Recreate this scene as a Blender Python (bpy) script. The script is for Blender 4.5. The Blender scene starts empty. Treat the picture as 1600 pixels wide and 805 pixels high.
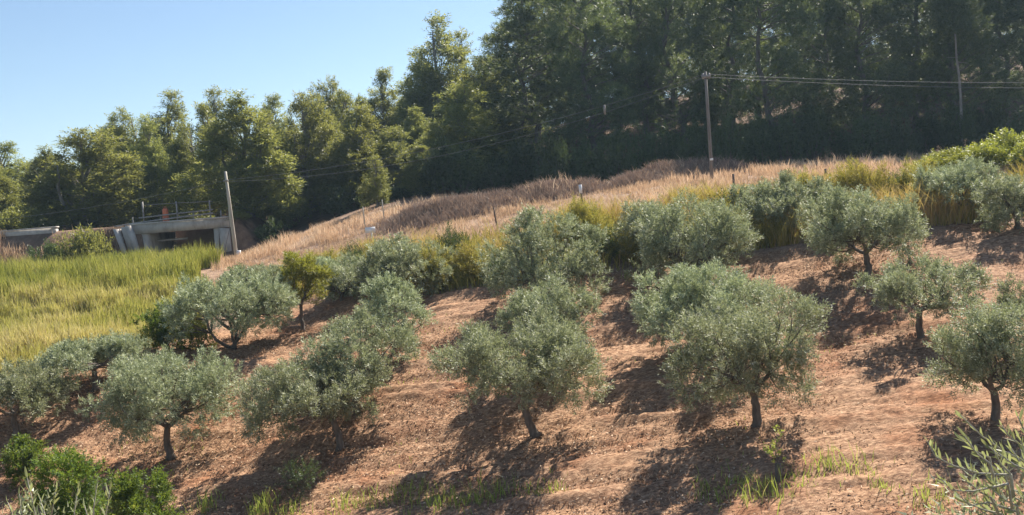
import bpy, math
import numpy as np
from mathutils import Matrix, Vector

# ------------------------------------------------------------------ camera, sky, sun, exposure
S = bpy.context.scene
COL = S.collection
FPX, CX, CY = 1500.0, 800.0, 402.5           # focal length and centre in photograph pixels
PITCH, ROLL = math.radians(-2.96), math.radians(-4.5)
cam_d = bpy.data.cameras.new("camera"); cam = bpy.data.objects.new("camera", cam_d); COL.objects.link(cam)
cam_d.sensor_width = 36.0; cam_d.lens = 36.0 * FPX / 1600.0
cam_d.clip_start = 0.1; cam_d.clip_end = 2000.0
CAM = Matrix.Rotation(math.pi / 2 + PITCH, 4, 'X') @ Matrix.Rotation(ROLL, 4, 'Z')
cam.matrix_world = CAM
S.camera = cam
SUN_AZ, SUN_EL = math.radians(34), math.radians(45)     # azimuth clockwise from +Y (away from the camera)
w = bpy.data.worlds.new("World"); S.world = w; w.use_nodes = True
nt = w.node_tree
sky = nt.nodes.new('ShaderNodeTexSky'); sky.sky_type = 'NISHITA'; sky.sun_disc = False
sky.sun_elevation = SUN_EL; sky.sun_rotation = SUN_AZ
sky.air_density = 1.0; sky.dust_density = 0.35; sky.ozone_density = 2.5
bg = nt.nodes['Background']; bg.inputs['Strength'].default_value = 0.054
nt.links.new(sky.outputs[0], bg.inputs[0])
sun_d = bpy.data.lights.new("sun", 'SUN'); sun = bpy.data.objects.new("sun", sun_d); COL.objects.link(sun)
sun_d.energy = 5.0; sun_d.angle = math.radians(0.53); sun_d.color = (1.0, 0.93, 0.82)
SUNV = Vector((math.sin(SUN_AZ) * math.cos(SUN_EL), math.cos(SUN_AZ) * math.cos(SUN_EL), math.sin(SUN_EL)))
sun.rotation_euler = SUNV.to_track_quat('Z', 'Y').to_euler(); sun.location = (30, 40, 40)
S.view_settings.view_transform = 'Standard'; S.view_settings.look = 'None'
S.view_settings.exposure = 1.38; S.view_settings.gamma = 1.0
S.render.engine = 'CYCLES'
S.cycles.use_denoising = True
S.cycles.max_bounces = 6; S.cycles.diffuse_bounces = 4; S.cycles.transmission_bounces = 4
S.cycles.use_adaptive_sampling = True

# ------------------------------------------------------------------ pixel <-> place
M3 = np.array(CAM.to_3x3())
def P(px, py, d):
    r = M3 @ np.array([(px - CX) / FPX, -(py - CY) / FPX, -1.0])
    return r * (d / r[1])
def project(p):
    c = M3.T @ np.asarray(p, float)
    return CX + FPX * c[0] / -c[2], CY - FPX * c[1] / -c[2]

# ------------------------------------------------------------------ helpers
def tag(o, label=None, cat=None, group=None, kind=None):
    if label: o['label'] = label
    if cat: o['category'] = cat
    if group: o['group'] = group
    if kind: o['kind'] = kind
    return o
def empty(name, loc, rz=0.0):
    o = bpy.data.objects.new(name, None); COL.objects.link(o)
    o.location = loc; o.rotation_euler = (0, 0, rz); o.empty_display_size = 0.3
    return o
def mesh_np(name, V, F, mat=None, tint=None, smooth=False):
    V = np.ascontiguousarray(V, dtype=np.float32); F = np.ascontiguousarray(F, dtype=np.int32)
    me = bpy.data.meshes.new(name)
    n, k = F.shape
    me.vertices.add(len(V)); me.vertices.foreach_set('co', V.ravel())
    me.loops.add(n * k); me.loops.foreach_set('vertex_index', F.ravel())
    me.polygons.add(n); me.polygons.foreach_set('loop_start', np.arange(0, n * k, k, dtype=np.int32))
    if smooth: me.polygons.foreach_set('use_smooth', np.ones(n, dtype=bool))
    if tint is not None:
        a = me.attributes.new('tint', 'FLOAT', 'POINT'); a.data.foreach_set('value', np.asarray(tint, np.float32))
    me.update(calc_edges=True)
    if mat: me.materials.append(mat)
    return me
def obj(name, me, parent=None, loc=None):
    o = bpy.data.objects.new(name, me); COL.objects.link(o)
    if parent: o.parent = parent
    if loc is not None: o.location = loc
    return o
class Geo:
    """collects quads (triangles repeat a corner is avoided: tubes and boxes are all quads)"""
    def __init__(s): s.V = []; s.F = []; s.n = 0
    def add(s, V, F):
        s.V.append(np.asarray(V, float)); s.F.append(np.asarray(F, int) + s.n); s.n += len(V); return s
    def tube(s, pts, rad, sides=6, cap=True):
        pts = np.asarray(pts, float); n = len(pts); rad = np.broadcast_to(np.asarray(rad, float), (n,))
        t = np.gradient(pts, axis=0); t /= np.linalg.norm(t, axis=1)[:, None] + 1e-9
        ref = np.array([0.31, 0.93, 0.2]) if abs(t[0] @ np.array([0.31, 0.93, 0.2])) < 0.9 else np.array([1.0, 0, 0])
        u = np.cross(t, ref); u /= np.linalg.norm(u, axis=1)[:, None]; v = np.cross(t, u)
        a = np.arange(sides) * 2 * np.pi / sides
        V = pts[:, None] + rad[:, None, None] * (u[:, None] * np.cos(a)[None, :, None] + v[:, None] * np.sin(a)[None, :, None])
        V = V.reshape(-1, 3); F = []
        for i in range(n - 1):
            for j in range(sides):
                F.append((i * sides + j, i * sides + (j + 1) % sides, (i + 1) * sides + (j + 1) % sides, (i + 1) * sides + j))
        if cap and sides == 4: F += [(0, 1, 2, 3), ((n - 1) * 4 + 3, (n - 1) * 4 + 2, (n - 1) * 4 + 1, (n - 1) * 4)]
        if cap and sides in (6, 8):
            for b, q in ((0, 1), ((n - 1) * sides, -1)):
                for k in range(1, sides - 2, 2):
                    f = (b, b + k, b + k + 1, b + k + 2); F.append(f if q < 0 else f[::-1])
        return s.add(V, F)
    def box(s, c, size, rz=0.0, tilt=None):
        h = np.array(size) / 2
        V = np.array([[x, y, z] for z in (-1, 1) for x, y in ((-1, -1), (1, -1), (1, 1), (-1, 1))]) * h
        if tilt is not None: V = V @ np.array(tilt).T
        ca, sa = math.cos(rz), math.sin(rz)
        V = V @ np.array([[ca, -sa, 0], [sa, ca, 0], [0, 0, 1]]).T + np.array(c)
        return s.add(V, [(3, 2, 1, 0), (4, 5, 6, 7), (0, 1, 5, 4), (1, 2, 6, 5), (2, 3, 7, 6), (3, 0, 4, 7)])
    def prism(s, poly, y0, y1):
        """convex quad outline in x,z pushed from y0 to y1"""
        V = [(x, y0, z) for x, z in poly] + [(x, y1, z) for x, z in poly]
        return s.add(V, [(0, 1, 2, 3), (7, 6, 5, 4), (1, 0, 4, 5), (2, 1, 5, 6), (3, 2, 6, 7), (0, 3, 7, 4)])
    def mesh(s, name, mat, smooth=False):
        return mesh_np(name, np.concatenate(s.V), np.concatenate(s.F), mat, None, smooth)
def unit(v): return v / (np.linalg.norm(v, axis=-1, keepdims=True) + 1e-9)
def hash2(ix, iy, s):
    h = (ix.astype(np.int64) * 374761393 + iy.astype(np.int64) * 668265263 + s * 1442695041) & 0x7fffffff
    h = ((h ^ (h >> 13)) * 1274126177) & 0x7fffffff
    return ((h ^ (h >> 16)) & 0xffff) / 65535.0
def vnoise(x, y, s=0):
    ix, iy = np.floor(x), np.floor(y); fx, fy = x - ix, y - iy
    fx = fx * fx * (3 - 2 * fx); fy = fy * fy * (3 - 2 * fy)
    a, b, c, d = hash2(ix, iy, s), hash2(ix + 1, iy, s), hash2(ix, iy + 1, s), hash2(ix + 1, iy + 1, s)
    return (a * (1 - fx) + b * fx) * (1 - fy) + (c * (1 - fx) + d * fx) * fy
def sstep(a, b, x):
    t = np.clip((x - a) / (b - a), 0, 1); return t * t * (3 - 2 * t)

# ------------------------------------------------------------------ materials
def new_mat(name):
    m = bpy.data.materials.new(name); m.use_nodes = True
    return m, m.node_tree, m.node_tree.nodes['Principled BSDF']
def ramp(nt, stops):
    r = nt.nodes.new('ShaderNodeValToRGB'); e = r.color_ramp.elements
    while len(e) < len(stops): e.new(0.5)
    for q, (p, c) in zip(e, stops): q.position = p; q.color = (*c, 1)
    return r
def noise(nt, scale, detail=4, rough=0.6, coord='Object', stretch=None, out='Fac'):
    tc = nt.nodes.new('ShaderNodeTexCoord'); n = nt.nodes.new('ShaderNodeTexNoise')
    n.inputs['Scale'].default_value = scale; n.inputs['Detail'].default_value = detail; n.inputs['Roughness'].default_value = rough
    if stretch:
        mp = nt.nodes.new('ShaderNodeMapping'); mp.inputs['Scale'].default_value = stretch
        nt.links.new(tc.outputs[coord], mp.inputs[0]); nt.links.new(mp.outputs[0], n.inputs['Vector'])
    else: nt.links.new(tc.outputs[coord], n.inputs['Vector'])
    return n.outputs[out]
def leaf_mat(name, stops, trans=0.35, tcol=(0.2, 0.26, 0.05), rough=0.5, spec=0.4, vary=0.25):
    m, nt, b = new_mat(name)
    at = nt.nodes.new('ShaderNodeAttribute'); at.attribute_name = 'tint'
    r = ramp(nt, stops); nt.links.new(at.outputs['Fac'], r.inputs[0])
    oi = nt.nodes.new('ShaderNodeObjectInfo')
    mr = nt.nodes.new('ShaderNodeMapRange'); mr.inputs['To Min'].default_value = 1 - vary; mr.inputs['To Max'].default_value = 1 + vary
    nt.links.new(oi.outputs['Random'], mr.inputs['Value'])
    hs = nt.nodes.new('ShaderNodeHueSaturation'); nt.links.new(r.outputs[0], hs.inputs['Color']); nt.links.new(mr.outputs[0], hs.inputs['Value'])
    mr2 = nt.nodes.new('ShaderNodeMapRange'); mr2.inputs['To Min'].default_value = 0.48; mr2.inputs['To Max'].default_value = 0.515
    nt.links.new(oi.outputs['Random'], mr2.inputs['Value']); nt.links.new(mr2.outputs[0], hs.inputs['Hue'])
    nt.links.new(hs.outputs[0], b.inputs['Base Color'])
    b.inputs['Roughness'].default_value = rough; b.inputs['Specular IOR Level'].default_value = spec
    t = nt.nodes.new('ShaderNodeBsdfTranslucent'); mx = nt.nodes.new('ShaderNodeMixShader'); mx.inputs[0].default_value = trans
    mc = nt.nodes.new('ShaderNodeMix'); mc.data_type = 'RGBA'; mc.inputs[0].default_value = 0.6
    nt.links.new(hs.outputs[0], mc.inputs[6]); mc.inputs[7].default_value = (*tcol, 1)
    nt.links.new(mc.outputs[2], t.inputs['Color'])
    nt.links.new(b.outputs[0], mx.inputs[1]); nt.links.new(t.outputs[0], mx.inputs[2])
    nt.links.new(mx.outputs[0], nt.nodes['Material Output'].inputs['Surface'])
    return m
def noise_mat(name, stops, scale=6, rough=0.85, bump=0.3, stretch=None, detail=6):
    m, nt, b = new_mat(name)
    f = noise(nt, scale, detail, 0.65, stretch=stretch); r = ramp(nt, stops)
    nt.links.new(f, r.inputs[0]); nt.links.new(r.outputs[0], b.inputs['Base Color'])
    b.inputs['Roughness'].default_value = rough
    bp = nt.nodes.new('ShaderNodeBump'); bp.inputs['Strength'].default_value = bump; bp.inputs['Distance'].default_value = 0.05
    nt.links.new(f, bp.inputs['Height']); nt.links.new(bp.outputs[0], b.inputs['Normal'])
    return m
MAT = {}
MAT['olive'] = leaf_mat('olive_leaf', [(0, (.10, .12, .062)), (.5, (.29, .32, .195)), (.85, (.45, .475, .31)), (1, (.60, .62, .48))], .28, (.30, .33, .12), .6, .3, .18)
MAT['citrus'] = leaf_mat('citrus_leaf', [(0, (.035, .075, .018)), (.5, (.08, .135, .025)), (.85, (.17, .22, .035)), (1, (.35, .36, .05))], .35, (.25, .33, .03), .6, .25, .15)
MAT['lime'] = leaf_mat('lime_leaf', [(0, (.10, .13, .02)), (.5, (.2, .22, .03)), (1, (.38, .36, .06))], .4, (.35, .36, .04), .5, .4, .1)
MAT['euca'] = leaf_mat('broad_leaf', [(0, (.06, .085, .03)), (.5, (.145, .17, .052)), (.85, (.245, .25, .07)), (1, (.37, .34, .10))], .45, (.40, .40, .08), .5, .35, .3)
MAT['pine'] = leaf_mat('pine_needle', [(0, (.04, .065, .035)), (.5, (.07, .105, .048)), (.9, (.12, .15, .06)), (1, (.2, .21, .08))], .35, (.24, .28, .07), .55, .3, .25)
MAT['under'] = leaf_mat('shrub_leaf', [(0, (.03, .05, .022)), (.5, (.05, .08, .03)), (1, (.1, .13, .04))], .28, (.15, .2, .04), .5, .35, .3)
MAT['reed'] = leaf_mat('reed_blade', [(0, (.13, .16, .035)), (.35, (.29, .285, .07)), (.7, (.50, .42, .155)), (1, (.67, .54, .30))], .35, (.42, .42, .06), .6, .25, .0)
MAT['scrub'] = leaf_mat('scrub_blade', [(0, (.10, .12, .03)), (.4, (.25, .25, .05)), (.75, (.46, .38, .09)), (1, (.56, .41, .19))], .35, (.42, .36, .06), .6, .25, .0)
MAT['dry'] = leaf_mat('dry_grass_blade', [(0, (.22, .15, .09)), (.4, (.50, .36, .22)), (.8, (.68, .51, .33)), (1, (.80, .67, .48))], .3, (.6, .42, .26), .7, .2, .0)
MAT['brush'] = leaf_mat('dead_brush', [(0, (.14, .105, .085)), (.5, (.27, .205, .16)), (1, (.46, .36, .27))], .2, (.3, .2, .14), .7, .2, .0)
MAT['weed'] = leaf_mat('weed_blade', [(0, (.10, .17, .03)), (.5, (.24, .32, .06)), (.85, (.4, .42, .10)), (1, (.6, .52, .2))], .4, (.42, .5, .08), .55, .3, .0)
MAT['litter'] = leaf_mat('straw_litter', [(0, (.055, .029, .019)), (.35, (.225, .126, .075)), (.75, (.50, .315, .197)), (1, (.74, .55, .40))], .12, (.5, .33, .2), .8, .2, .0)
MAT['bark'] = noise_mat('olive_bark', [(.3, (.06, .048, .04)), (.7, (.19, .155, .125))], 9, .9, .6, (1, 1, .3))
MAT['pbark'] = noise_mat('grey_bark', [(.3, (.09, .08, .07)), (.7, (.27, .24, .21))], 5, .9, .5, (1, 1, .25))
MAT['dbark'] = noise_mat('pine_bark', [(.3, (.06, .05, .045)), (.7, (.17, .145, .125))], 5, .9, .5, (1, 1, .25))
MAT['palebark'] = noise_mat('pale_bark', [(.3, (.16, .14, .12)), (.7, (.32, .29, .26))], 5, .9, .5, (1, 1, .25))
MAT['twig'] = noise_mat('twig_bark', [(.3, (.22, .2, .15)), (.7, (.42, .39, .31))], 30, .8, .2)
MAT['concrete'] = noise_mat('stained_concrete', [(.28, (.22, .19, .16)), (.5, (.42, .375, .32)), (.75, (.54, .49, .43))], 1.6, .9, .25, (1, 1, .5), 8)
MAT['palecon'] = noise_mat('pale_concrete', [(.3, (.34, .31, .28)), (.7, (.55, .51, .47))], 3, .9, .2)
MAT['shadecon'] = noise_mat('underpass_shade_brown', [(.3, (.22, .14, .10)), (.7, (.36, .25, .19))], 2, .9, .2)  # brown that stands for the shade inside the underpass
MAT['steel'] = noise_mat('weathered_steel', [(.3, (.16, .14, .125)), (.7, (.33, .31, .29))], 8, .65, .1)
MAT['wood'] = noise_mat('tarred_pole_wood', [(.3, (.07, .05, .042)), (.7, (.16, .12, .10))], 6, .85, .3, (1, 1, .08))
MAT['greywood'] = noise_mat('grey_pole_wood', [(.3, (.13, .11, .10)), (.7, (.24, .21, .19))], 6, .85, .3, (1, 1, .08))
MAT['palewood'] = noise_mat('pale_pole_wood', [(.3, (.3, .27, .22)), (.7, (.48, .44, .37))], 6, .85, .3, (1, 1, .08))
MAT['cable'] = noise_mat('cable_sheath', [(.3, (.12, .125, .13)), (.7, (.17, .175, .18))], 2, .8, .0)
MAT['white'] = noise_mat('white_paint', [(.3, (.68, .68, .7)), (.7, (.8, .8, .82))], 12, .6, .05)
MAT['orange'] = noise_mat('orange_plastic', [(.3, (.62, .13, .05)), (.7, (.78, .2, .07))], 9, .5, .05)
MAT['asphalt'] = noise_mat('worn_asphalt', [(.3, (.05, .048, .046)), (.7, (.11, .105, .1))], 8, .9, .2)

def ground_material():
    m, nt, b = new_mat('hillside_ground')
    L = nt.links.new
    at = nt.nodes.new('ShaderNodeAttribute'); at.attribute_name = 'soil'
    at2 = nt.nodes.new('ShaderNodeAttribute'); at2.attribute_name = 'wood'
    f1 = noise(nt, 9.0, 8, 0.72, stretch=(0.8, 1.5, 1)); r1 = ramp(nt, [(.28, (.070, .037, .024)), (.45, (.225, .126, .075)), (.58, (.40, .246, .150)), (.75, (.60, .415, .285))]); L(f1, r1.inputs[0])
    f2 = noise(nt, .55, 5, .6); r2 = ramp(nt, [(.3, (.40, .27, .20)), (.5, (.5, .5, .5)), (.72, (.64, .60, .55))]); L(f2, r2.inputs[0])
    mx = nt.nodes.new('ShaderNodeMix'); mx.data_type = 'RGBA'; mx.blend_type = 'OVERLAY'; mx.inputs[0].default_value = .75
    L(r1.outputs[0], mx.inputs[6]); L(r2.outputs[0], mx.inputs[7])
    f3 = noise(nt, 4.0, 8, .7); r3 = ramp(nt, [(.3, (.13, .085, .06)), (.55, (.3, .2, .14)), (.75, (.44, .32, .22))]); L(f3, r3.inputs[0])
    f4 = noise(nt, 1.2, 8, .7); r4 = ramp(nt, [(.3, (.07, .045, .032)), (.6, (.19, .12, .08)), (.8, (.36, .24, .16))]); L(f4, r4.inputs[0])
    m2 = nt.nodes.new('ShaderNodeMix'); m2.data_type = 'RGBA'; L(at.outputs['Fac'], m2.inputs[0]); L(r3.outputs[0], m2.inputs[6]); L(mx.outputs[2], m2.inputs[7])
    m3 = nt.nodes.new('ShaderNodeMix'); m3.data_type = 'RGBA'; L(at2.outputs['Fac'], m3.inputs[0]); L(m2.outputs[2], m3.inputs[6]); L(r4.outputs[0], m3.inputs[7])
    L(m3.outputs[2], b.inputs['Base Color']); b.inputs['Roughness'].default_value = .95; b.inputs['Specular IOR Level'].default_value = .15
    bp = nt.nodes.new('ShaderNodeBump'); bp.inputs['Strength'].default_value = .8; bp.inputs['Distance'].default_value = .06
    L(f1, bp.inputs['Height']); L(bp.outputs[0], b.inputs['Normal'])
    return m

# ------------------------------------------------------------------ terrain
CTRL = [(0, 805, 25.5), (267, 805, 24), (530, 805, 22), (838, 805, 19.5), (1182, 805, 17.5), (1553, 805, 15.5),
        (60, 700, 29), (267, 715, 28), (532, 700, 26), (838, 680, 24), (1182, 665, 21.5), (1553, 660, 19.5), (1750, 650, 18.5),
        (1440, 533, 25.5), (1000, 600, 25.5), (1650, 520, 24), (560, 590, 30), (700, 560, 30), (870, 560, 29),
        (474, 518, 38), (410, 547, 35), (620, 548, 32), (700, 462, 37.5), (850, 475, 34), (950, 430, 36), (1003, 440, 35), (1080, 442, 34),
        (1200, 395, 35), (1355, 432, 31), (1480, 355, 34), (1590, 375, 31), (1750, 350, 32),
        (-300, 620, 38), (0, 640, 31), (0, 560, 36), (200, 520, 40), (0, 452, 50), (320, 427, 50), (-300, 470, 52), (150, 430, 54),
        (370, 405, 58), (450, 402, 52), (1113, 285, 48), (911, 327, 46), (700, 352, 50), (600, 322, 60), (870, 312, 53), (1200, 264, 58), (1400, 256, 58), (1520, 272, 46), (1700, 240, 50),
        (450, 372, 62), (520, 342, 64), (290, 420, 62), (290, 420, 68), (1300, 248, 64), (900, 296, 64), (1600, 235, 64)]
C3 = [P(*c) for c in CTRL] + [np.array(q, float) for q in [
    (-14, 6, -7.4), (-6, 6, -6.9), (0, 5, -6.3), (7, 5, -5.6), (14, 6, -5.2), (0, -8, -7), (-30, 10, -8), (25, 8, -4.6), (-40, 30, -6),
    (-55, 66, .4), (-30, 76, 1.4), (-45, 80, 1.4), (-14, 76, 1.7), (0, 76, 3.0), (15, 78, 4.2), (30, 76, 5.0), (48, 72, 5.0),
    (-45, 110, 2.0), (-20, 110, 4.0), (5, 110, 8.5), (30, 110, 12), (60, 105, 13),
    (-90, 180, 3), (0, 180, 13), (80, 180, 22), (-200, 400, 5), (0, 400, 20), (220, 400, 30), (-60, -20, -9), (60, -20, -5)]]
C3 = np.array(C3)
def _tps():
    xy = C3[:, :2] / 10.0; n = len(xy)
    r = np.linalg.norm(xy[:, None] - xy[None], axis=2)
    K = np.where(r > 0, r * r * np.log(r + 1e-12), 0) + np.eye(n) * 0.008
    Pm = np.c_[np.ones(n), xy]
    A = np.zeros((n + 3, n + 3)); A[:n, :n] = K; A[:n, n:] = Pm; A[n:, :n] = Pm.T
    return np.linalg.solve(A, np.r_[C3[:, 2], 0, 0, 0]), xy
TW, TXY = _tps()
MOUNDS = [(P(700, 335, 53), 3.6, 1.6, .75), (P(872, 308, 53.5), 2.2, 1.4, .8), (P(1015, 290, 54), 2.0, 1.3, .7), (P(1090, 280, 55), 2.6, 1.4, .7)]
DECK_Z = 0.80
BX0, BX1 = P(231, 360, 62)[0], P(333, 355, 62)[0]         # the underpass opening
def Zbase(x, y):
    x = np.atleast_1d(np.asarray(x, float)); y = np.atleast_1d(np.asarray(y, float))
    out = np.empty(len(x))
    for i in range(0, len(x), 20000):
        a = x[i:i + 20000] / 10; b = y[i:i + 20000] / 10
        r2 = (a[:, None] - TXY[None, :, 0]) ** 2 + (b[:, None] - TXY[None, :, 1]) ** 2
        k = np.where(r2 > 0, .5 * r2 * np.log(r2 + 1e-12), 0)
        out[i:i + 20000] = k @ TW[:-3] + TW[-3] + TW[-2] * a + TW[-1] * b
    for p, rx, ry, h in MOUNDS:
        out += h * np.exp(-((x - p[0]) / rx) ** 2 - ((y - p[1]) / ry) ** 2)
    nb = sstep(7.0, 4.5, np.abs(x - (BX0 + BX1) / 2)); em = sstep(58.6 + 2.6 * nb, 62.3 - .1 * nb, y) * (1 - sstep(67.5, 73, y)) * (1 - sstep(BX1 + 1.2, BX1 + 3.4, x))
    notch = sstep(BX0 - .45, BX0 - .1, x) * (1 - sstep(BX1 + .1, BX1 + .45, x)) * (1 - sstep(68, 71, y))
    em = em * (1 - notch)
    low = np.minimum(out, -2.0)
    out = out * (1 - em) + em * DECK_Z
    nn = notch * sstep(57, 60, y)
    out = out * (1 - nn) + low * nn
    return out
def gz(x, y): return float(Zbase(x, y)[0])
def at(px, d, sink=0.0):
    x = P(px, 400, d)[0]
    for _ in range(8):
        z = gz(x, d); q = project((x, d, z))[0]; x += (px - q) * d / FPX
    return np.array([x, d, gz(x, d) - sink])
def top_h(px, py, d, base):
    return P(px, py, d)[2] - base[2]
# orchard edge: distance as a function of x
_eb = [at(px, d) for px, d in [(-500, 27), (-120, 29.5), (0, 31.5), (120, 34), (330, 39), (420, 43), (560, 41.5), (690, 37.3), (820, 36.5), (950, 36.1), (1200, 35.1), (1480, 33.9), (1750, 32.5)]]
_eb = np.array(sorted([(p[0], p[1]) for p in _eb])); EB = lambda x: np.interp(x, _eb[:, 0], _eb[:, 1])
def build_ground():
    ys = np.r_[np.arange(-6, 13, .5), np.arange(13, 38, .088), np.arange(38, 72, .25), 72 * np.exp(np.linspace(0, 1.9, 60))]
    ts = np.linspace(-1, 1, 440)
    X = ts[None, :] * (0.60 * np.maximum(ys, 0)[:, None] + 7.0); Y = np.repeat(ys[:, None], len(ts), 1)
    x, y = X.ravel(), Y.ravel(); z = Zbase(x, y)
    soil = sstep(.5, -.3, y - EB(x) + (vnoise(x * .8, y * .8, 3) - .5) * 1.2) * sstep(8, 13, y)
    u, v = x * .96 - y * .27, x * .27 + y * .96
    fur = (vnoise(u * .28, v * 1.9, 11) - .5) * .20 + (vnoise(u * .9, v * 4.5, 12) - .5) * .12
    clod = (vnoise(x * 5, y * 7, 13) - .5) * .06 * (.4 + vnoise(x * .5, y * .5, 18)) + (vnoise(x * 11, y * 11, 14) - .5) * .045
    near = (1 - sstep(40, 60, y))
    z = z + soil * (fur + clod) + (1 - soil) * near * (vnoise(x * 2, y * 2, 15) - .5) * .08
    z = z + (vnoise(x * .35, y * .35, 16) - .5) * .18 * (1 - sstep(58, 62, y))
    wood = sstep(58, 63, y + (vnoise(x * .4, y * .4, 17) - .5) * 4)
    n0, n1 = len(ys), len(ts)
    idx = np.arange(n0 * n1).reshape(n0, n1)
    F = np.stack([idx[:-1, :-1], idx[:-1, 1:], idx[1:, 1:], idx[1:, :-1]], -1).reshape(-1, 4)
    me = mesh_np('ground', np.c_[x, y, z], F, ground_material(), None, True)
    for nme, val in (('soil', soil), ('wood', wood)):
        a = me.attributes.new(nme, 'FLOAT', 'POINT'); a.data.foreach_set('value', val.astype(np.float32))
    tag(obj('ground', me), kind='structure')
build_ground()
g = Geo()
rx = np.linspace(-75, BX1 + 2.0, 40)
V = np.array([[x, yy, DECK_Z + .05] for x in rx for yy in (62.55, 66.9)]); k = np.arange(39) * 2
g.add(V, np.stack([k, k + 2, k + 3, k + 1], 1))
tag(obj('road', g.mesh('road', MAT['asphalt'])), kind='structure')

# ------------------------------------------------------------------ leaves and crowns
def leaf_quads(p, d, L, wd, rng, tint, upn=.9):
    n = len(p); s = unit(np.cross(d, np.array([0, 0, upn]) + rng.normal(size=(n, 3)) * .6))
    L = np.broadcast_to(L, (n,))[:, None]; wd = np.broadcast_to(wd, (n,))[:, None]
    q = p + d * L * .22 + np.cross(d, s) * L * .05
    V = np.stack([q - s * wd * .55, q + s * wd * .55, p + d * L], 1).reshape(-1, 3)
    return V, np.arange(n * 3).reshape(n, 3), np.repeat(tint, 3)
def crown_arrays(cen, rad, n, rng, L, wd, c0, up=.4, per=12, slen=.35, droop=0., out=.6, spread=.8, flat=1.0, ci=False):
    cen = np.asarray(cen); rad = np.asarray(rad)
    ns = max(1, n // per); pr = rad ** 2; i = rng.choice(len(cen), ns, p=pr / pr.sum())
    dv = unit(rng.normal(size=(ns, 3))); dv2 = dv.copy(); dv2[:, 2] *= flat
    st = cen[i] + dv2 * (rad[i] * rng.uniform(.15, 1, ns) ** .5)[:, None] * .85
    sd = unit(dv * .75 + unit(cen[i] - (c0[i] if ci else c0)) * out + np.array([0, 0, up]) + rng.normal(size=(ns, 3)) * .3)
    sl = slen * rng.uniform(.6, 1.35, ns); stint = np.clip(rng.normal(.45, .2, ns), 0, 1)
    e1 = unit(np.cross(sd, rng.normal(size=(ns, 3)))); e2 = np.cross(sd, e1)
    k = np.arange(per); t = (k + .5) / per; a = k * 2.4
    pos = st[:, None] + sd[:, None] * (sl[:, None] * t)[..., None]
    pr = e1[:, None] * np.cos(a)[None, :, None] + e2[:, None] * np.sin(a)[None, :, None]
    d = unit(sd[:, None] * .75 + pr * spread + np.array([0, 0, -droop]) + rng.normal(size=(ns, per, 3)) * .15)
    m = ns * per
    tint = np.clip(np.repeat(stint, per) + rng.normal(0, .16, m), 0, 1)
    return leaf_quads(pos.reshape(-1, 3), d.reshape(-1, 3), L * rng.uniform(.7, 1.25, m), wd * rng.uniform(.75, 1.2, m), rng, tint)
def bend(a, b, rng, k=6, amt=.1, jit=.02):
    a, b = np.array(a, float), np.array(b, float); t = np.linspace(0, 1, k)[:, None]
    L = np.linalg.norm(b - a); off = rng.normal(size=3) * amt * L
    return a + (b - a) * t + off * np.sin(t * np.pi) + rng.normal(size=(k, 3)) * jit * L * np.sin(t * np.pi)

OL = 'olive trees of the orchard'
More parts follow.
